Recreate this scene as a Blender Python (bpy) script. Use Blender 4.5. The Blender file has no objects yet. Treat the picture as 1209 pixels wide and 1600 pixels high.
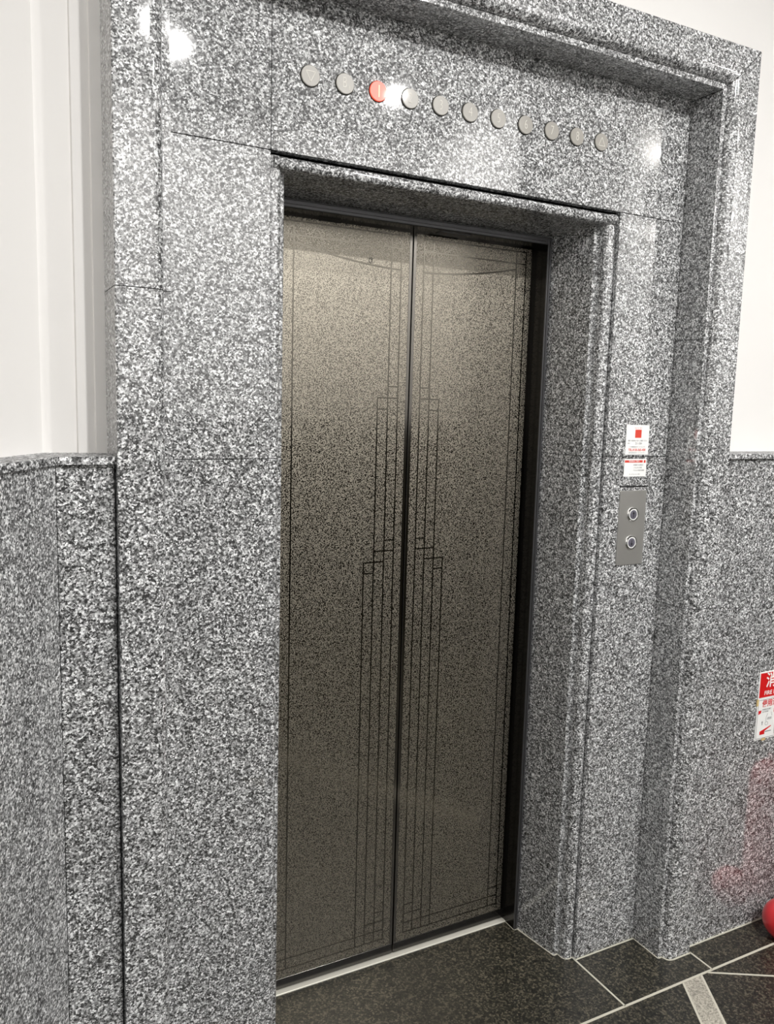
import bpy, math
from mathutils import Matrix, Vector

S = bpy.context.scene
COL = S.collection

# ------------------------------------------------------------------ camera
F, YAW, PIT, ROL = 1268.07, 0.483605, -0.128578, 0.0270714
EYE = Vector((0, 0, 1.6))
fwd = Vector((math.sin(YAW) * math.cos(PIT), math.cos(YAW) * math.cos(PIT), math.sin(PIT)))
rt = fwd.cross(Vector((0, 0, 1))).normalized()
up = rt.cross(fwd)
r2 = rt * math.cos(ROL) + up * math.sin(ROL)
u2 = -rt * math.sin(ROL) + up * math.cos(ROL)
cd = bpy.data.cameras.new('camera')
cam = bpy.data.objects.new('camera', cd)
COL.objects.link(cam)
M = Matrix((r2, u2, -fwd)).transposed().to_4x4()
M.translation = EYE
cam.matrix_world = M
cd.sensor_fit = 'VERTICAL'
cd.sensor_height = 36
cd.lens = 36 * F / 1600
cd.clip_start = 0.02
S.camera = cam

# ------------------------------------------------------------------ world and exposure
w = bpy.data.worlds.new('world')
S.world = w
w.use_nodes = True
w.node_tree.nodes['Background'].inputs[0].default_value = (1, .97, .93, 1)
w.node_tree.nodes['Background'].inputs[1].default_value = 0.02
S.view_settings.view_transform = 'Standard'
S.view_settings.look = 'None'
S.view_settings.gamma = 1
S.view_settings.use_curve_mapping = False
S.view_settings.exposure = 0.20

# ------------------------------------------------------------------ lamps of the lobby (ceiling downlights)
CEIL = 3.4
def area(name, loc, power, size, color=(1, .985, .965), aim=None, spread=180, shape='DISK'):
    l = bpy.data.lights.new(name, 'AREA')
    l.shape = shape
    l.size = size
    l.energy = power
    l.color = color
    l.spread = math.radians(spread)
    o = bpy.data.objects.new(name, l)
    COL.objects.link(o)
    o.location = loc
    if aim:
        o.rotation_euler = (Vector(aim) - Vector(loc)).to_track_quat('-Z', 'Y').to_euler()
    return o
DOWN_A = [(1.02, -1.02), (2.28, -1.02)]
DOWN_B = [(0.05, -0.25), (1.85, -0.25), (3.9, 0.15)]  # last lamp is added, to brighten the nearer back wall
for i, (x, y) in enumerate(DOWN_A):
    area('downlight_lamp', (x, y, CEIL - .022), (84, 50)[i], .10)
for i, (x, y) in enumerate(DOWN_B):
    area('downlight_lamp', (x, y, CEIL - .022), (16, 24, 32)[i], .10, aim=(3.9, -.42, 2.1) if i == 2 else None, spread=(180, 180, 90)[i])
LAMP = (3.73, -.335)

# ------------------------------------------------------------------ materials
def new_mat(name):
    m = bpy.data.materials.new(name)
    m.use_nodes = True
    nt = m.node_tree
    return m, nt, nt.nodes['Principled BSDF']

def plain(name, col, rough=.5, metal=0, spec=.5, coat=0, emit=0):
    m, nt, b = new_mat(name)
    b.inputs['Base Color'].default_value = (*col, 1)
    b.inputs['Roughness'].default_value = rough
    b.inputs['Metallic'].default_value = metal
    b.inputs['Specular IOR Level'].default_value = spec
    b.inputs['Coat Weight'].default_value = coat
    if emit:
        b.inputs['Emission Color'].default_value = (*col, 1)
        b.inputs['Emission Strength'].default_value = emit
    return m

def ramp(nt, fac, stops, interp='LINEAR'):
    r = nt.nodes.new('ShaderNodeValToRGB')
    r.color_ramp.interpolation = interp
    e = r.color_ramp.elements
    while len(e) < len(stops):
        e.new(.5)
    for el, (p, c) in zip(e, stops):
        el.position = p
        el.color = (*c, 1) if isinstance(c, tuple) else (c, c, c, 1)
    nt.links.new(fac, r.inputs[0])
    return r.outputs[0]

def granite(name, scale, stops, tint=(1, 1, 1), rough=.55, coat=1, coat_rough=.035, cloud=.15):
    m, nt, b = new_mat(name)
    L = nt.links.new
    tc = nt.nodes.new('ShaderNodeTexCoord')
    n = nt.nodes.new('ShaderNodeTexNoise')
    n.inputs['Scale'].default_value = scale * 1.3
    n.inputs['Detail'].default_value = 1
    L(tc.outputs['Object'], n.inputs['Vector'])
    mx = nt.nodes.new('ShaderNodeMixRGB')
    mx.blend_type = 'LINEAR_LIGHT'
    mx.inputs[0].default_value = .7 / scale
    L(tc.outputs['Object'], mx.inputs[1])
    L(n.outputs['Color'], mx.inputs[2])
    v = nt.nodes.new('ShaderNodeTexVoronoi')
    v.inputs['Scale'].default_value = scale
    L(mx.outputs[0], v.inputs['Vector'])
    sep = nt.nodes.new('ShaderNodeSeparateColor')
    L(v.outputs['Color'], sep.inputs[0])
    v2 = nt.nodes.new('ShaderNodeTexVoronoi')
    v2.inputs['Scale'].default_value = scale * .52
    L(mx.outputs[0], v2.inputs['Vector'])
    sep2 = nt.nodes.new('ShaderNodeSeparateColor')
    L(v2.outputs['Color'], sep2.inputs[0])
    a = nt.nodes.new('ShaderNodeMix')
    a.inputs[0].default_value = .25
    L(sep.outputs[0], a.inputs[2])
    L(sep2.outputs[1], a.inputs[3])
    c = ramp(nt, a.outputs[0], stops)
    # slow cloudiness of the stone
    n2 = nt.nodes.new('ShaderNodeTexNoise')
    n2.inputs['Scale'].default_value = 4
    n2.inputs['Detail'].default_value = 3
    L(tc.outputs['Object'], n2.inputs['Vector'])
    cl = ramp(nt, n2.outputs[0], [(.3, 1 - cloud), (.7, 1.0)])
    m1 = nt.nodes.new('ShaderNodeMixRGB')
    m1.blend_type = 'MULTIPLY'
    m1.inputs[0].default_value = 1
    L(c, m1.inputs[1])
    L(cl, m1.inputs[2])
    m2 = nt.nodes.new('ShaderNodeMixRGB')
    m2.blend_type = 'MULTIPLY'
    m2.inputs[0].default_value = 1
    L(m1.outputs[0], m2.inputs[1])
    m2.inputs[2].default_value = (*tint, 1)
    L(m2.outputs[0], b.inputs['Base Color'])
    b.inputs['Roughness'].default_value = rough
    b.inputs['Coat Weight'].default_value = coat
    b.inputs['Coat Roughness'].default_value = coat_rough
    b.inputs['Coat IOR'].default_value = 1.72
    return m

GR = [(.10, .007), (.27, .028), (.40, .125), (.56, .28), (.72, .54), (.87, .97)]
GRANITE = granite('grey_granite', 315, GR, (.985, .995, 1))
LEDGEM = granite('honed_grey_granite', 315, GR, (.985, .995, 1), rough=.6, coat=.15, coat_rough=.3)
FLOORM = granite('dark_floor_granite', 230,
                 [(.1, (.003, .003, .002)), (.4, (.013, .013, .009)), (.6, (.030, .028, .019)), (.88, (.125, .11, .078))],
                 rough=.45, coat=.25, coat_rough=.2, cloud=.3)
BANDM = granite('pale_floor_stone', 300, [(.1, (.20, .19, .16)), (.5, (.40, .375, .315)), (.9, (.56, .52, .44))],
                rough=.5, coat=.2, coat_rough=.2)
GROUT = plain('pale_grout', (.52, .50, .42), .8)
DARKJ = plain('dark_joint', (.012, .012, .012), .9, spec=.1)
WHITE = plain('white_plaster', (.76, .745, .725), .6)
BACKW = plain('dimmed_back_plaster', (.50, .495, .49), .7)  # white back wall greyed to cut light bounced onto the soffits
CEILM = plain('dimmed_ceiling', (.22, .22, .22), .8)  # ceiling darkened to deepen its reflection and cut bounce
BLACKM = plain('black_metal', (.055, .053, .05), .18, metal=.9)
LIPM = plain('grey_steel_lip', (.13, .13, .135), .4, metal=.8)
SILLM = plain('sill_aluminium', (.72, .70, .62), .45, metal=.3)
STEEL = plain('brushed_steel', (.50, .49, .465), .42, metal=.8)
CHROME = plain('chrome', (.85, .85, .84), .16, metal=1)
EDGEM = plain('door_edge_steel', (.17, .16, .145), .12, metal=1)
LINEM = plain('etched_line_steel', (.135, .125, .105), .12, metal=1)
INK = plain('black_ink', (.01, .01, .01), .6)
PAPER = plain('white_sticker', (.82, .82, .80), .45)
REDI = plain('red_ink', (.62, .055, .035), .5)
REDS = plain('sign_red', (.58, .01, .012), .4)
GREYI = plain('grey_ink', (.22, .22, .23), .6)
TAPE = plain('yellow_tape', (.62, .47, .22), .5)
LENS = plain('smoked_lens', (.31, .295, .265), .35, coat=.6)
LENSN = plain('numeral_cream', (.60, .58, .53), .5)
LENSR = plain('lit_red_lens', (.86, .10, .055), .35, coat=.5, emit=.45)
LENSRN = plain('lit_numeral', (1, .48, .33), .5, emit=.6)
REDP = plain('red_enamel', (.62, .022, .03), .32, coat=.6)
BTN = plain('violet_grey_button', (.10, .095, .12), .35)
GLOW = plain('lamp_glass', (1, .95, .88), .5, emit=30)
GLOWW = plain('wall_lamp_glass', (1, .97, .93), .5, emit=160)

def door_steel():
    m, nt, b = new_mat('etched_door_steel')
    L = nt.links.new
    tc = nt.nodes.new('ShaderNodeTexCoord')
    n = nt.nodes.new('ShaderNodeTexNoise')
    n.inputs['Scale'].default_value = 410
    n.inputs['Detail'].default_value = .5
    n.inputs['Roughness'].default_value = .4
    L(tc.outputs['Object'], n.inputs['Vector'])
    f = ramp(nt, n.outputs[0], [(.44, 0.0), (.52, 1.0)])
    c = ramp(nt, f, [(0, (.15, .138, .117)), (1, (.325, .298, .245))])
    L(c, b.inputs['Base Color'])
    r = ramp(nt, f, [(0, .14), (1, .47)])
    L(r, b.inputs['Roughness'])
    L(ramp(nt, f, [(0, 1.0), (1, .86)]), b.inputs['Metallic'])
    return m
DOORM = door_steel()

# ------------------------------------------------------------------ mesh helpers
class MB:
    def __init__(self):
        self.v, self.f, self.mi = [], [], []
    def add(self, vs, fs, mi=0):
        o = len(self.v)
        self.v += [tuple(p) for p in vs]
        self.f += [tuple(o + i for i in f) for f in fs]
        self.mi += [mi] * len(fs)
    def box(self, x0, x1, y0, y1, z0, z1, mi=0):
        vs = [(x, y, z) for z in (z0, z1) for y in (y0, y1) for x in (x0, x1)]
        self.add(vs, [(0, 2, 3, 1), (4, 5, 7, 6), (0, 1, 5, 4), (2, 6, 7, 3), (0, 4, 6, 2), (1, 3, 7, 5)], mi)
    def bbox(self, x0, x1, y0, y1, z0, z1, b, mi=0):
        """box whose front (min y) edges are chamfered by b"""
        pts = []
        for (y, d) in ((y1, 0), (y0 + b, 0), (y0, b)):
            pts += [(x0 + d, y, z0 + d), (x1 - d, y, z0 + d), (x1 - d, y, z1 - d), (x0 + d, y, z1 - d)]
        fs = [(3, 2, 1, 0), (8, 9, 10, 11)]
        for k in (0, 4):
            for i in range(4):
                j = (i + 1) % 4
                fs.append((k + i, k + j, k + 4 + j, k + 4 + i))
        self.add(pts, fs, mi)
    def loft(self, rings, closed=True, cap=True, mi=0):
        n = len(rings[0])
        vs = [p for r in rings for p in r]
        fs = []
        for k in range(len(rings) - 1):
            for i in range(n if closed else n - 1):
                j = (i + 1) % n
                fs.append((k * n + i, k * n + j, (k + 1) * n + j, (k + 1) * n + i))
        if cap:
            fs.append(tuple(reversed(range(n))))
            fs.append(tuple((len(rings) - 1) * n + i for i in range(n)))
        self.add(vs, fs, mi)
    def discY(self, cx, cz, prof, n=48, mi=0):
        """solid turned about the Y axis: prof = [(radius, y)] back to front"""
        rings = [[(cx + r * math.cos(2 * math.pi * i / n), y, cz + r * math.sin(2 * math.pi * i / n)) for i in range(n)]
                 for r, y in prof]
        self.loft(rings, mi=mi)
    def discZ(self, cx, cy, prof, n=48, mi=0):
        rings = [[(cx + r * math.cos(2 * math.pi * i / n), cy + r * math.sin(2 * math.pi * i / n), z) for i in range(n)]
                 for r, z in prof]
        self.loft(rings, mi=mi)
    def stripXZ(self, pts, wd, y0, y1, mi=0):
        """thin bar of width wd along points in the XZ plane"""
        P = [Vector(p) for p in pts]
        lo, hi = [], []
        for i, p in enumerate(P):
            d = (P[min(i + 1, len(P) - 1)] - P[max(i - 1, 0)]).normalized()
            nn = Vector((-d.y, d.x)) * wd / 2
            lo.append(p - nn)
            hi.append(p + nn)
        rings = [[(a.x, y0, a.y), (b.x, y0, b.y), (b.x, y1, b.y), (a.x, y1, a.y)] for a, b in zip(lo, hi)]
        self.loft(rings, mi=mi)
    def stripXY(self, p, q, wd, z0, z1, mi=0):
        p, q = Vector(p), Vector(q)
        d = (q - p).normalized()
        nn = Vector((-d.y, d.x)) * wd / 2
        c = [p - nn, q - nn, q + nn, p + nn]
        self.loft([[(a.x, a.y, z0) for a in c], [(a.x, a.y, z1) for a in c]], mi=mi)
    def polyXY(self, c, z0, z1, mi=0):
        self.loft([[(a[0], a[1], z0) for a in c], [(a[0], a[1], z1) for a in c]], mi=mi)
    def build(self, name, mats, parent=None, smooth=None, kind=None, label=None, cat=None, group=None):
        if not isinstance(mats, (list, tuple)):
            mats = [mats]
        me = bpy.data.meshes.new(name)
        off = world_loc(parent) if parent else Vector((0, 0, 0))
        me.from_pydata([(Vector(p) - off)[:] for p in self.v], [], self.f)
        for m in mats:
            me.materials.append(m)
        me.polygons.foreach_set('material_index', self.mi)
        import bmesh
        bm = bmesh.new()
        bm.from_mesh(me)
        bmesh.ops.recalc_face_normals(bm, faces=bm.faces)
        bm.to_mesh(me)
        bm.free()
        if smooth:
            me.shade_smooth()
            me.set_sharp_from_angle(angle=math.radians(smooth))
        o = bpy.data.objects.new(name, me)
        COL.objects.link(o)
        if parent:
            o.parent = parent
        tag(o, label, cat, group, kind)
        return o

def world_loc(o):
    p = Vector(o.location)
    while o.parent:
        o = o.parent
        p += Vector(o.location)
    return p

def tag(o, label=None, cat=None, group=None, kind=None):
    if label: o['label'] = label
    if cat: o['category'] = cat
    if group: o['group'] = group
    if kind: o['kind'] = kind

def thing(name, loc, label, cat, group=None, kind=None):
    o = bpy.data.objects.new(name, None)
    o.empty_display_size = .02
    COL.objects.link(o)
    o.location = loc
    tag(o, label, cat, group, kind)
    return o

def text_mb(mb, body, size, cx, cz, y, depth=.0004, sx=1.0, mi=0, align='CENTER', bold=0.0, rotz=0):
    cu = bpy.data.curves.new('lettering', 'FONT')
    cu.body = body
    cu.size = size
    cu.align_x = align
    cu.align_y = 'CENTER'
    cu.extrude = depth / 2
    cu.offset = bold
    cu.resolution_u = 3
    o = bpy.data.objects.new('lettering', cu)
    COL.objects.link(o)
    bpy.context.view_layer.update()
    dg = bpy.context.evaluated_depsgraph_get()
    me = bpy.data.meshes.new_from_object(o.evaluated_get(dg))
    vs = [(cx + v.co.x * sx, y - v.co.z, cz + v.co.y) for v in me.vertices]
    fs = [tuple(p.vertices) for p in me.polygons]
    mb.add(vs, fs, mi)
    bpy.data.objects.remove(o)
    bpy.data.meshes.remove(me)
    bpy.data.curves.remove(cu)

# ------------------------------------------------------------------ key dimensions
C = 1.068                 # centre line of the lift opening
YF = 1.68                 # recessed granite face
YD = 1.93                 # door leaves
G = .0008                 # half joint

# ------------------------------------------------------------------ floor
mb = MB()
mb.box(-2.4, 5.6, -2.2, 2.05, -.05, 0, 0)
gz = .0008
def gr(p, q, wd=.0055):
    mb.stripXY(p, q, wd, 0, gz, 1)
R = lambda u: C + u
gr((-2, 1.471), (5.4, 1.471), .007)
for s in (-1, 1):
    gr((C + s * .478, 1.68), (C + s * .478, 1.471))
    gr((C + s * .816, 1.555), (C + s * .816, 1.471))
# oblique bands and joints
dv = Vector((-.5, -.866)); dn = Vector((.866, -.5))
p0, p1 = Vector((1.762, 1.468)), Vector((1.835, 1.468))
q0 = p0 + dv * 1.5
q1 = p1 + dv * 1.5
mb.polyXY([p0, q0, q1, p1], 0, .0006, 2)
gr(p0, q0, .006)
gr(p1, q1, .006)
gr((1.861, 1.468), Vector((1.861, 1.468)) + dn * 2.0, .006)
gr(Vector((1.861, 1.468)) + dn * 1.0, Vector((1.861, 1.468)) + dn * 1.0 + dv * 2.2, .006)
# pale joint all along the foot of the stone
foot = [(.399, 1.919), (.399, 1.869), (.410, 1.869), (.434, 1.720), (.449, 1.722), (.449, 1.706), (.4535, 1.694), (.464, 1.689),
        (.477, 1.691), (.480, 1.677), (.708, 1.677), (.708, 1.576), (.722, 1.576), (.726, 1.562), (.732, 1.555), (.744, 1.552),
        (.816, 1.552)]
for s in (-1, 1):
    for a, b in zip(foot[:-1], foot[1:]):
        gr((C + s * a[0], a[1]), (C + s * b[0], b[1]), .005)
gr((C + .816, 1.574), (5.4, 1.574), .006)
mb.build('floor', [FLOORM, GROUT, BANDM], kind='structure', label='dark speckled granite floor with pale joints', cat='floor')

# ------------------------------------------------------------------ recessed granite face around the door
mb = MB()
IN, OUT = .4805, .7072
for s in (-1, 1):
    for z0, z1 in ((0, .728), (.728, 1.4815), (1.4815, 2.1215)):
        a, b = sorted((C + s * (IN - .0012), C + s * (OUT)))
        mb.bbox(a + G, b - G, YF, YF + .02, z0 + G, z1 - G, .0006)
    a, b = sorted((C + s * (IN - .0012), C + s * OUT))
    mb.bbox(a + G, b - G, YF, YF + .02, 2.1215 + G, 2.46, .0006)
    mb.box(a + (.003 if s > 0 else -.009), b + (.009 if s > 0 else -.003), YF + .004, YF + .06, 0, 2.46, 1)
mb.bbox(C - IN + .0014, C + IN - .0014, YF, YF + .02, 2.1215 + G, 2.46, .0006)
mb.box(C - IN, C + IN, YF + .004, YF + .30, 2.1225, 2.46, 1)
wf = mb.build('wall_front', [GRANITE, DARKJ], kind='structure', label='polished grey granite wall panels around the lift door', cat='wall')
mb = MB()
mb.box(1.605, 1.711, YF - .0008, YF + .002, 1.397, 1.4005)
mb.build('slot', DARKJ, wf, label='thin dark slot above the call plate')

# ------------------------------------------------------------------ moulded granite trims
def inset(prof, d=.0012):
    n = len(prof)
    cx = sum(p[0] for p in prof) / n
    cy = sum(p[1] for p in prof) / n
    out = []
    for x, y in prof:
        v = Vector((x - cx, y - cy))
        l = v.length
        out.append((cx + v.x * (l - d) / l, cy + v.y * (l - d) / l))
    return out
def quarter(p, q, n=6, bulge=1):
    """quarter ellipse from p (tangent along y) to q (tangent along u)"""
    return [(p[0] + (q[0] - p[0]) * (1 - math.cos(t)), p[1] + (q[1] - p[1]) * math.sin(t))
            for t in [math.pi / 2 * i / n for i in range(n + 1)]]

# outer frame: (u outward from the inner edge, y)
OF = [(-.001, 1.70), (0, 1.578), (.014, 1.578)] + quarter((.0145, 1.5785), (.041, 1.555), 8) + \
     [(.104, 1.555), (.106, 1.557), (.106, 1.70)]
HI, ZI = .709, 2.438
def pier(s, name, label):
    mb = MB()
    cuts = [0, .364, 1.062, 1.804, None]
    for k in range(4):
        z0, z1 = cuts[k], cuts[k + 1]
        lo = [(C + s * (HI + u), y, z0 + (G if k else 0)) for u, y in OF]
        hi = [(C + s * (HI + u), y, (z1 - G) if z1 is not None else ZI + u - .0016) for u, y in OF]
        mb.loft([lo, hi])
    ins = inset(OF)
    mb.loft([[(C + s * (HI + u), y, .01) for u, y in ins], [(C + s * (HI + u), y, ZI + u) for u, y in ins]], mi=1)
    mb.build(name, [GRANITE, DARKJ], smooth=35, kind='structure', label=label, cat='door surround')
pier(-1, 'trim_1', 'left upright of the outer grey granite door surround')
pier(1, 'trim_2', 'right upright of the outer grey granite door surround')
mb = MB()
for x0, x1 in ((-1, 0), (0, 1)):
    a = [(C + (x0 * (HI + u) if x0 else G) + (G if x0 else 0), y, ZI + u) for u, y in OF]
    b = [(C + (x1 * (HI + u) if x1 else -G) - (G if x1 else 0), y, ZI + u) for u, y in OF]
    mb.loft([a, b])
ins = inset(OF)
mb.loft([[(C - (HI + u), y, ZI + u) for u, y in ins], [(C + (HI + u), y, ZI + u) for u, y in ins]], mi=1)
mb.build('trim_3', [GRANITE, DARKJ], smooth=35, kind='structure', label='moulded head of the outer grey granite door surround', cat='door surround')

# inner jambs (offset from the centre line, y)
JB = [(.412, 1.874), (.4245, 1.78), (.434, 1.724), (.4365, 1.7215), (.440, 1.7225), (.447, 1.7235), (.449, 1.722), (.449, 1.706)] + \
     [(.4495 + .0145 * (1 - math.cos(t)), 1.706 - .0155 * math.sin(t)) for t in [math.pi / 2 * i / 6 for i in range(1, 7)]] + \
     [(.474, 1.6905), (.477, 1.692), (.4785, 1.70), (.4785, 1.874)]
for s, name, side in ((-1, 'trim_4', 'left'), (1, 'trim_5', 'right')):
    mb = MB()
    for z0, z1 in ((0, .728), (.728, 1.4815), (1.4815, 2.1165)):
        mb.loft([[(C + s * u, y, z0 + G) for u, y in JB], [(C + s * u, y, z1 - G) for u, y in JB]])
    ins = inset(JB)
    mb.loft([[(C + s * u, y, 0) for u, y in ins], [(C + s * u, y, 2.11) for u, y in ins]], mi=1)
    mb.build(name, [GRANITE, DARKJ], smooth=35, kind='structure', label='beaded grey granite jamb on the %s of the lift door' % side, cat='door jamb')
# lintel with a rounded nosing (y, z)
LT = [(1.874, 2.081), (1.72, 2.0885), (1.692, 2.0895)] + \
     [(1.692 - .0112 * math.sin(t), 2.1020 - .0125 * math.cos(t)) for t in [math.pi * i / 10 for i in range(1, 10)]] + \
     [(1.692, 2.1145), (1.72, 2.115), (1.874, 2.115)]
mb = MB()
for x0, x1 in ((C - .470, C - G), (C + G, C + .4765)):
    mb.loft([[(x0, y, z) for y, z in LT], [(x1, y, z) for y, z in LT]])
ins = inset(LT)
mb.loft([[(C - .46, y, z) for y, z in ins], [(C + .46, y, z) for y, z in ins]], mi=1)
mb.box(C - .48, C + .48, 1.712, 1.87, 2.1155, 2.1222, 1)
mb.build('trim_6', [GRANITE, DARKJ], smooth=35, kind='structure', label='grey granite lintel with rounded nosing over the lift door', cat='lintel')

# ------------------------------------------------------------------ metal frame of the lift entrance
mb = MB()
W = .398
for s in (-1, 1):
    a, b = sorted((C + s * W, C + s * (W + .05)))
    mb.box(a, b, 1.8725, 2.02, 0, 2.059, 0)
    a, b = sorted((C + s * W, C + s * (W + .0125)))
    mb.bbox(a, b, 1.868, 1.8725, 0, 2.076, .001, 1)
    a, b = sorted((C + s * (W + .004), C + s * (W + .0055)))
    mb.box(a, b, 1.8672, 1.8682, 0, 2.07, 0)
mb.box(C - W - .05, C + W + .05, 1.8725, 2.02, 2.059, 2.078, 0)
mb.bbox(C - W, C + W, 1.868, 1.8725, 2.060, 2.0765, .001, 1)
mb.box(C - W + .01, C + W - .01, 1.8672, 1.8682, 2.0665, 2.0678, 0)
mb.box(C + .06, C + .15, 1.885, 1.915, 2.0575, 2.059, 1)
mb.build('trim_7', [BLACKM, LIPM], kind='structure', label='dark metal frame lining the lift entrance', cat='door frame')
mb = MB()
mb.bbox(C - W, C + W, 1.913, 1.9265, -.002, .0035, .0008)
mb.box(C - W, C + W, 1.9265, 2.02, -.002, .0025, 0)
mb.build('trim_8', SILLM, kind='structure', label='pale metal sill under the lift doors', cat='door sill')
mb = MB()
mb.box(C - .45, C + .45, 2.02, 2.03, 0, 2.1)
mb.build('wall_shaft', DARKJ, kind='structure', label='black void behind the lift doors', cat='wall')

# ------------------------------------------------------------------ door leaves
GX = C + .002
def leaf(s, name, label):
    root = thing(name, (C + s * .2, YD, .004), label, 'elevator door', kind='structure')
    a, b = sorted((GX + s * .0021, C + s * (W + .02)))
    ea, eb = sorted((GX + s * .0021, GX + s * .0105))
    pa, pb = sorted((GX + s * .0105, C + s * (W - .010)))
    # carcass, plain margin
    mb = MB()
    mb.bbox(a, b, YD, YD + .03, .0065, 2.075, .0008)
    mb.build('panel', EDGEM, root)
    mb = MB()
    mb.bbox(pa, pb, YD - .0006, YD, .037, 2.054, .0003)
    mb.build('etched_face', DOORM, root, label='speckled etched steel face')
    mb = MB()
    mb.bbox(a + (.0000), b, YD - .0012, YD, .0065, .036, .0004)
    mb.build('kick_strip', BLACKM, root, label='black strip along the bottom of the door leaf')
    mb = MB()
    mb.bbox(ea, eb, YD - .0012, YD, .037, 2.06, .0004)
    mb.build('edge_strip', EDGEM, root, label='plain steel strip on the meeting edge')
    # etched line pattern
    mb = MB()
    lw, y0, y1 = .0036, YD - .0010, YD - .0005
    A, B, D, E, O1, O2 = .034, .0635, .094, .124, .334, .367
    T0, T1, Z0, Z1 = 2.044, 2.011, .061, .091
    V = lambda u, za, zb: mb.box(min(GX + s * u - lw / 2, GX + s * u + lw / 2), max(GX + s * u - lw / 2, GX + s * u + lw / 2), y0, y1, za, zb)
    def Hh(u0, u1, z):
        x0, x1 = sorted((GX + s * u0, GX + s * u1))
        mb.box(x0 - lw / 2, x1 + lw / 2, y0 + .00005, y1, z - lw / 2, z + lw / 2)
    V(A, Z0, T0); V(B, Z0, T0); V(D, Z0, 1.624); V(E, Z0, 1.182)
    V(O1, Z0, T0); V(O2, Z0, T0)
    Hh(A, O2, T0); Hh(A, O2, T1); Hh(A, O2, Z0); Hh(A, O2, Z1)
    Hh(A, B, 1.654); Hh(A, D, 1.624); Hh(B, D, 1.594)
    Hh(A, B, 1.241); Hh(A, D, 1.212); Hh(B, E, 1.182); Hh(D, E, 1.152)
    Hh(A, B, .149); Hh(A, D, .120); Hh(O1, O2, .120)
    pts = [(GX + s * (A + (O1 - A) * t), 1.957 + .038 * t ** 1.8) for t in [i / 24 for i in range(25)]]
    mb.stripXZ(pts, .0045, y0 + .0001, y1)
    mb.build('etched_lines', LINEM, root, label='dark art deco line pattern')
    if s < 0:
        mb = MB()
        cx, cz, r = .948, 1.972, .0068
        arc = [(cx + r * math.cos(t), cz + r * math.sin(t)) for t in [math.radians(75 + 210 * i / 20) for i in range(21)]]
        mb.stripXZ(arc, .0012, YD - .0016, YD - .0006)
        text_mb(mb, 'T', .0125, cx + .0015, cz - .0005, YD - .0012, bold=.0001)
        mb.build('mark', INK, root, label='tiny black circled T mark')
        mb = MB()
        mb.bbox(.800, .860, YD - .003, YD - .0004, 2.052, 2.057, .0008)
        mb.build('bracket', BLACKM, root)
    return root
leaf(-1, 'door_1', 'left leaf of the etched bronze steel lift door')
leaf(1, 'door_2', 'right leaf of the etched bronze steel lift door')

# ------------------------------------------------------------------ dado, ledges and white walls either side
DT = 1.4805
LT0, LT1 = 1.481, 1.4955
XO = C + .815
YW = 1.576
YWH = 1.685
# right
mb = MB()
mb.bbox(XO, 3.0 - G, YW, YW + .02, 0, DT, .0005)
mb.bbox(3.0 + G, 5.5, YW, YW + .02, 0, DT, .0005)
mb.box(XO, 5.5, YW + .003, YWH + .1, 0, DT - .001, 1)
mb.build('wall_right', [GRANITE, DARKJ], kind='structure', label='grey granite dado right of the lift surround', cat='wall')
mb = MB()
mb.bbox(XO, 5.5, YW - .010, YWH + .02, LT0, LT1, .001)
mb.build('trim_9', LEDGEM, kind='structure', label='thin granite ledge capping the right dado', cat='ledge')
mb = MB()
mb.loft([[(x, y, z) for x, z in ((C - .815, 2.5), (XO - .02, 2.5), (XO - .02, LT1 - .001), (5.5, LT1 - .001), (5.5, CEIL), (C - .815, CEIL))] for y in (YWH, YWH + .08)])
mb.build('wall_upper', WHITE, kind='structure', label='white plaster wall above and right of the granite surround', cat='wall')
# left: short return then an oblique wall
XL = C - .8155
K = Vector((.148, 1.572))
DD = Vector((-.515, -.857)).normalized()
NN = Vector((DD.y, -DD.x))      # points away from the room
if NN.dot(K) < 0: NN = -NN
NN = Vector((-.857, .515)).normalized()
FAR = 4.0
mb = MB()
Kg = K + DD * G
mb.polyXY([(K.x + G, K.y), (XL - .002, YW + .002), (XL - .002, YWH + .05), (K.x + G - .012, YWH + .05)], 0, DT)
e = K + DD * FAR
mb.polyXY([Kg, e, e + NN * .05, Kg + NN * .05], 0, DT)
mb.box(K.x - .06, XL + .01, YW + .03, YWH + .1, 0, DT - .01, 1)
mb.build('wall_left', [GRANITE, DARKJ], kind='structure', label='grey granite dado left of the lift surround, turning towards the viewer', cat='wall')
mb = MB()
KW = Vector((.136, YWH))
a = Vector((XL, YW - .009)); b = Vector((K.x + .004, YW - .013)); c = b + DD * FAR
mb.polyXY([a, b, c, c + NN * .12, (KW.x - .06, YWH + .04), (XL, YWH + .04)], LT0, LT1)
mb.build('trim_10', LEDGEM, kind='structure', label='thin granite ledge capping the left dado', cat='ledge')
mb = MB()
e = KW + DD * FAR
pl = [tuple(e), tuple(KW), (.1985, YWH), (.2005, YWH - .007), (.2315, YWH - .007), (.2335, YWH - .012), (XL + .002, YWH - .012),
      (XL + .002, YWH + .08), (KW.x - .05, YWH + .08), tuple(e + NN * .1)]
mb.polyXY(pl, LT1 - .001, CEIL)
mb.build('wall_upper_left', WHITE, kind='structure', label='white faceted plaster wall above the left ledge', cat='wall')

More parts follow.
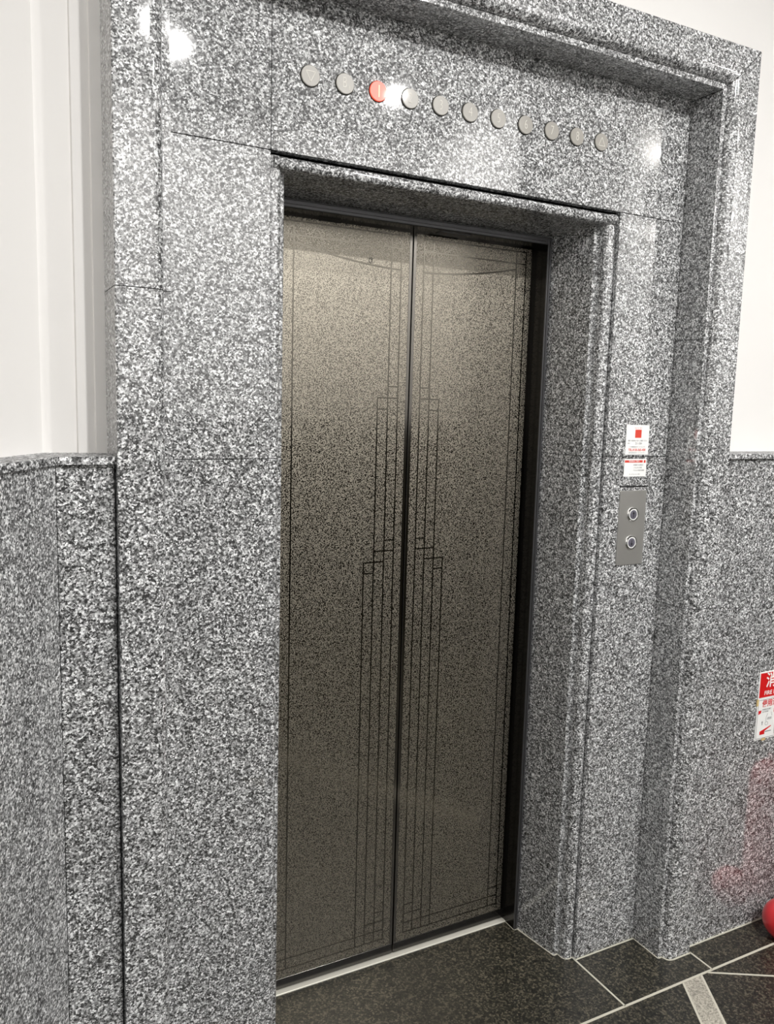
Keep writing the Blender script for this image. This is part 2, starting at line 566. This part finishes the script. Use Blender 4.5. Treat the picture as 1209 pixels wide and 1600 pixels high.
# ------------------------------------------------------------------ rest of the lobby (behind the camera)
mb = MB()
mb.box(-2.6, 2.8, -1.85, -1.77, 1.5, CEIL)
mb.box(2.8, 5.6, -.50, -.42, 1.5, CEIL)
mb.box(2.8, 2.88, -1.85, -.42, 1.5, CEIL)
mb.box(-2.6, 2.8, -1.85, -1.765, 0, 1.5, 1)  # dado set in dark floor stone to dim soffits and door bottoms
mb.box(2.795, 5.6, -.50, -.415, 0, 1.5, 1)
mb.box(2.795, 2.88, -1.85, -.415, 0, 1.5, 1)
mb.build('wall_back', [BACKW, FLOORM], kind='structure', label='wall behind the viewer, its white greyed and its stone dado darkened to cut bounce', cat='wall')
mb = MB()
mb.box(5.5, 5.6, -.5, 1.8, 1.5, CEIL)
mb.box(5.495, 5.6, -.5, 1.8, 0, 1.5, 1)
mb.build('wall_end', [WHITE, FLOORM], kind='structure', label='white end wall with dark stone dado far to the right', cat='wall')
mb = MB()
mb.box(-2.8, 5.6, -1.85, 1.8, CEIL, CEIL + .05)
mb.build('ceiling', CEILM, kind='structure', label='plain ceiling, its colour darkened to stand for weak light', cat='ceiling')
def downlight(x, y, label):
    t = thing('ceiling_downlight', (x, y, CEIL), label, 'ceiling light', 'recessed ceiling downlights')
    m = MB()
    m.discZ(x, y, [(.07, CEIL), (.07, CEIL - .006), (.062, CEIL - .010), (.055, CEIL - .010), (.055, CEIL - .003)], 32)
    m.build('trim_ring', WHITE, t, smooth=40)
    m = MB()
    m.discZ(x, y, [(.052, CEIL - .002), (.052, CEIL - .012), (.04, CEIL - .016)], 32)
    m.build('lamp_glass', GLOW, t, smooth=40)
for i, (x, y) in enumerate(DOWN_A + DOWN_B):
    downlight(x, y, ['round recessed ceiling light mirrored beside the down arrow lamp', 'round recessed ceiling light mirrored beside the lit red numeral',
                     'round recessed ceiling light nearest the left wall', 'round recessed ceiling light in front of the lift door',
                     'added round ceiling light furthest to the right, brightening the back wall'][i])

# ------------------------------------------------------------------ floor indicator lamps
RI = .0212
names = ['down_triangle', 'B', '1', '2', '3', '4', '5', '6', '7', '8', 'up_triangle']
lab = ['grey round floor indicator with a down triangle, leftmost of the row',
       'grey round floor indicator reading B1, next to the down triangle',
       'lit red round floor indicator reading 1 above the lift door',
       'grey round floor indicator with numeral two, right beside the lit red one',
       'grey round floor indicator with numeral three, to the right of the two',
       'grey round floor indicator with numeral four, to the right of the three',
       'grey round floor indicator with numeral five, between the four and the six',
       'grey round floor indicator with numeral six, fourth from the right end of the row',
       'grey round floor indicator with numeral seven, third from the right end of the row',
       'grey round floor indicator with numeral eight, next to the up triangle',
       'grey round floor indicator with an up triangle, rightmost of the row']
for i, nm in enumerate(names):
    x, z = .6725 + i * .07945, 2.2815
    t = thing('floor_indicator', (x, YF, z), lab[i], 'floor indicator', 'floor indicator lamps above the lift door')
    lit = nm == '1'
    m = MB()
    m.discY(x, z, [(RI + .0012, YF + .001), (RI + .0012, YF - .0008), (RI - .0004, YF - .0012)])
    m.build('rim', DARKJ, t, smooth=40)
    m = MB()
    m.discY(x, z, [(RI - .0002, YF + .001), (RI - .0002, YF - .0038), (RI - .0012, YF - .0048)])
    m.build('lens', LENSR if lit else LENS, t, smooth=40, label='glowing red lens' if lit else None)
    m = MB()
    yt = YF - .0050
    if 'triangle' in nm:
        sg = -1 if nm.startswith('down') else 1
        r = .0125
        P = [(x - .0105, z - sg * .009), (x + .0105, z - sg * .009), (x, z + sg * .0115)]
        for a, b in ((0, 1), (1, 2), (2, 0)):
            m.stripXZ([P[a], P[b]], .0014, yt - .0002, yt + .0002)
        m.build('triangle', LENSN, t)
    else:
        if nm == 'B':
            text_mb(m, 'B', .031, x - .0015, z + .001, yt, sx=.62, bold=-.0004)
            m.stripXZ([(x + .0095, z - .0115), (x + .0095, z - .003)], .0013, yt - .0002, yt + .0002)
        elif lit:
            m.box(x - .0014 + .001, x + .0014 + .001, yt - .0002, yt + .0002, z - .0125, z + .0125)
        else:
            text_mb(m, nm, .031, x, z, yt, sx=.72, bold=-.0006)
        m.build('numeral', LENSRN if lit else LENSN, t)

# ------------------------------------------------------------------ call button plate
t = thing('call_button_plate', (1.656, YF, 1.283), 'brushed steel call plate with up and down buttons right of the door', 'call button panel')
m = MB()
def rounded_plate(m, x0, x1, z0, z1, r, y0, y1, b=.0006, mi=0):
    def ring(y, d):
        out = []
        for cx, cz, a0 in ((x1 - r, z1 - r, 0), (x0 + r, z1 - r, 90), (x0 + r, z0 + r, 180), (x1 - r, z0 + r, 270)):
            for k in range(5):
                a = math.radians(a0 + 90 * k / 4)
                out.append((cx + (r - d) * math.cos(a), y, cz + (r - d) * math.sin(a)))
        return out
    m.loft([ring(y1, 0), ring(y0 + b, 0), ring(y0, b)], mi=mi)
rounded_plate(m, 1.607, 1.705, 1.1775, 1.3875, .004, YF - .0035, YF + .001)
m.build('plate', STEEL, t)
for zc, upw in ((1.3205, 1), (1.2410, -1)):
    m = MB()
    yb = YF - .0035
    m.discY(1.6565, zc, [(.0205, yb + .001), (.0205, yb - .0015), (.0185, yb - .0045), (.0165, yb - .0045), (.0150, yb - .0015)])
    ring = m.build('button_ring', CHROME, t, smooth=30)
    m = MB()
    m.discY(1.6565, zc, [(.0150, yb), (.0150, yb - .0028), (.0140, yb - .0034)])
    bt = m.build('button', PAPER, t, smooth=30, label='pale ringed %s button' % ('up' if upw > 0 else 'down'))
    m = MB()
    m.discY(1.6565, zc, [(.0128, yb - .003), (.0128, yb - .0038), (.0120, yb - .0041)])
    m.build('button_face', BTN, bt, smooth=30)
    m = MB()
    ya, yc = yb - .0046, yb - .0040
    m.stripXZ([(1.6565, zc - upw * .0075), (1.6565, zc + upw * .004)], .0016, ya, yc)
    x = 1.6565
    m.loft([[(x - .0038, y, zc + upw * .002), (x + .0038, y, zc + upw * .002), (x, y, zc + upw * .0085)] for y in (ya, yc)])
    m.build('arrow', INK, bt, label='black %s arrow' % ('up' if upw > 0 else 'down'))

# ------------------------------------------------------------------ stickers above the plate
t = thing('sticker', (1.659, YF, 1.528), 'white notice sticker with a red block and red telephone line, above the smaller one', 'sticker', 'notice stickers above the call plate')
m = MB()
rounded_plate(m, 1.617, 1.7015, 1.4872, 1.5695, .002, YF - .0008, YF + .0005, .0002)
m.build('sheet', PAPER, t)
ys = YF - .0010
m = MB()
m.box(1.6495, 1.6725, ys - .0001, ys + .0002, 1.534, 1.5565)
m.build('red_block', REDI, t)
m = MB()
text_mb(m, 'エレベーター', .0052, 1.661, 1.5605, ys, .0002, sx=.95)
m.build('red_heading', REDI, t)
m = MB()
text_mb(m, 'TEL.0120-365-400', .0092, 1.6595, 1.5005, ys, .0002, sx=.93, bold=.0002)
m.build('telephone_line', REDI, t)
m = MB()
text_mb(m, '故障・緊急時は下記へご連絡ください', .0042, 1.660, 1.5258, ys, .0002, sx=1.0)
text_mb(m, '番号', .0042, 1.628, 1.5185, ys, .0002, sx=1.0)
text_mb(m, '21-184', .0088, 1.664, 1.5182, ys, .0002, sx=1.0)
text_mb(m, '二十四時間受付サービスセンター', .0040, 1.660, 1.5085, ys, .0002, sx=1.05)
text_mb(m, '保守管理会社サービスセンター', .0034, 1.660, 1.4925, ys, .0002, sx=1.3)
m.build('grey_print', GREYI, t)

t = thing('sticker', (1.658, YF, 1.451), 'small white sticker with a red title bar, just above the steel call plate', 'sticker', 'notice stickers above the call plate')
m = MB()
rounded_plate(m, 1.6165, 1.6990, 1.4265, 1.4755, .0015, YF - .0008, YF + .0005, .0002)
m.build('sheet', PAPER, t)
m = MB()
m.box(1.618, 1.684, ys - .0001, ys + .0002, 1.4655, 1.4720)
m.box(1.688, 1.695, ys - .0001, ys + .0002, 1.4648, 1.4722)
m.build('red_bar', REDI, t)
m = MB()
text_mb(m, '緊急時のご案内', .0056, 1.652, 1.4687, ys - .0003, .0002, sx=1.0)
m.build('title', PAPER, t)
m = MB()
for k, s_ in enumerate(('外国語での通話は', 'こちらから利用', 'できます英語中国語')):
    text_mb(m, s_, .0046, 1.650, 1.4585 - k * .0075, ys, .0002, align='LEFT')
text_mb(m, 'サービスセンター受付', .0040, 1.656, 1.4325, ys, .0002, sx=1.0)
m.build('grey_print', GREYI, t)

# ------------------------------------------------------------------ fire extinguisher sign
SX0, SX1 = 2.118, 2.342
t = thing('fire_sign', (2.23, YW, .72), 'red and white fire extinguisher sign on the granite dado at the right edge', 'sign')
m = MB()
m.bbox(SX0, SX1, YW - .0018, YW + .001, .7475, .8330, .0004)
up_ = m.build('upper_plate', PAPER, t)
m = MB()
m.box(SX0 + .0035, SX1 - .0035, YW - .0021, YW - .0016, .7515, .8290)
m.build('red_field', REDS, up_)
m = MB()
yy = YW - .0023
text_mb(m, '消', .050, 2.172, .8015, yy, .0003, sx=.98, bold=.0008)
text_mb(m, '火', .050, 2.232, .8015, yy, .0003, sx=.98, bold=.0008)
text_mb(m, '器', .050, 2.292, .8015, yy, .0003, sx=.98, bold=.0008)
text_mb(m, 'FIRE EXTINGUISHER', .0185, 2.231, .7640, yy, .0003, sx=1.06, bold=.0002)
m.build('lettering', PAPER, up_, label='white lettering')
m = MB()
m.bbox(SX0, SX1, YW - .0018, YW + .001, .6165, .7465, .0004)
lo_ = m.build('lower_plate', PAPER, t)
m = MB()
y0, y1 = YW - .0022, YW - .0017
for a, b in (((SX0 + .004, .7435), (SX1 - .004, .7435)), ((SX0 + .004, .6205), (SX1 - .004, .6205)),
             ((SX0 + .004, .6205), (SX0 + .004, .7435)), ((SX1 - .004, .6205), (SX1 - .004, .7435)), ((2.204, .626), (2.204, .712)),
             ((2.272, .626), (2.272, .712))):
    m.stripXZ([a, b], .0013, y0, y1)
for dx in (0, .070, .140):
    # curled hand outline and upward arrow over the lever
    hx = 2.166 + dx
    arc = [(hx + .006 * math.cos(t_), .6655 + .006 * math.sin(t_)) for t_ in [2 * math.pi * k / 14 for k in range(15)]]
    m.stripXZ(arc, .0009, y0, y1)
    m.stripXZ([(hx - .004, .672), (hx - .003, .686), (hx + .002, .697)], .0009, y0, y1)
    for k in range(4):
        m.stripXZ([(hx + .002 + k * .005, .677), (hx + .003 + k * .005, .684), (hx + .006 + k * .005, .684), (hx + .006 + k * .005, .677)], .0009, y0, y1)
    m.stripXZ([(hx + .018, .700), (hx + .022, .688)], .0009, y0, y1)
    m.stripXZ([(hx - .020, .6625), (hx - .020, .6715)], .0026, y0, y1)
    m.loft([[(hx - .0235, y, .670), (hx - .0165, y, .670), (hx - .020, y, .676)] for y in (y0, y1)])
    m.stripXZ([(hx - .004, .6395), (hx + .024, .6395)], .0028, y0, y1)
m.build('diagram', GREYI, lo_, label='thin black outline drawing')
m = MB()
text_mb(m, '使用法', .0235, 2.139, .7295, yy, .0003, align='LEFT', bold=.0004)
m.build('red_title', REDS, lo_, label='dark red lettering')
for dx in (0, .070, .140):
    hx = 2.166 + dx
    m = MB()
    m.loft([[(SX0 + .007 + dx, y, .7105), (SX0 + .020 + dx, y, .7105), (SX0 + .018 + dx, y, .702), (SX0 + .007 + dx, y, .698)] for y in (y0, y1)])
    m.build('number_tab', REDS, lo_)
    m = MB()
    m.loft([[(hx - .028, y, .632), (hx - .006, y, .632), (hx - .006, y, .642), (hx + .022, y, .6535), (hx + .022, y, .6565), (hx - .028, y, .6425)] for y in (y0, y1)])
    m.build('lever_drawing', REDS, lo_)
m = MB()
text_mb(m, '安全栓を引き抜く', .0052, 2.142, .7115, yy, .0003, align='LEFT')
text_mb(m, '上に引き抜く', .0052, 2.142, .7045, yy, .0003, align='LEFT')
m.build('grey_print', GREYI, lo_)
for k, (x0, x1, z0, z1) in enumerate(((SX0 - .004, SX0 + .004, .727, .747), (2.150, 2.166, .612, .620))):
    m = MB()
    m.box(x0, x1, YW - .0028, YW - .0001, z0, z1)
    m.build('tape', TAPE, t, label='yellowed tape')

# ------------------------------------------------------------------ red fire extinguisher at the right edge
bx, by = 2.200, 1.478
t = thing('fire_extinguisher', (bx, by, 0), 'glossy red rounded extinguisher foot on the floor at the right edge', 'fire extinguisher')
m = MB()
r = .062
m.discZ(bx, by, [(r * max(.45, math.cos(a)) if k == 0 else r * math.cos(a), .062 + .062 * math.sin(a)) for k, a in
                 enumerate([math.radians(-72 + 150 * i / 24) for i in range(25)])], 48)
m.build('foot', REDP, t, smooth=60)
m = MB()
cx = bx + .16
m.discZ(cx, by, [(.05, .01), (.068, .02), (.07, .04), (.07, .40), (.06, .44), (.03, .465), (.018, .47), (.018, .50)], 48)
m.build('cylinder', REDP, t, smooth=40)
m = MB()
m.box(cx - .02, cx + .09, by - .012, by + .012, .50, .515)
m.box(cx - .02, cx + .10, by - .010, by + .010, .535, .545)
m.box(cx - .02, cx + .0, by - .010, by + .010, .50, .545)
m.build('lever', BLACKM, t)
m = MB()
m.box(bx - .01, cx, by - .012, by + .012, .012, .03)
m.build('foot_bracket', REDP, t)

# ------------------------------------------------------------------ wall lamp mirrored at the right of the surround
lx, ly = LAMP
t = thing('wall_lamp', (lx, ly - .085, 2.9), 'tube shaped wall lamp mirrored faintly near the right upright', 'wall lamp')
m = MB()
m.discZ(lx, ly, [(.04, 2.72), (.04, 3.10)], 32)
m.build('tube', WHITE, t, smooth=40)
m = MB()
m.discZ(lx, ly, [(.036, 3.10), (.036, 3.14), (.02, 3.15)], 32)
m.build('upper_glass', GLOWW, t, smooth=40)
m = MB()
m.discZ(lx, ly, [(.015, 2.69), (.02, 2.72)], 32)
m.build('lower_glass', GLOWW, t, smooth=40)
m = MB()
m.box(lx - .02, lx + .02, ly - .087, ly - .03, 2.86, 2.94)
m.build('bracket', WHITE, t)
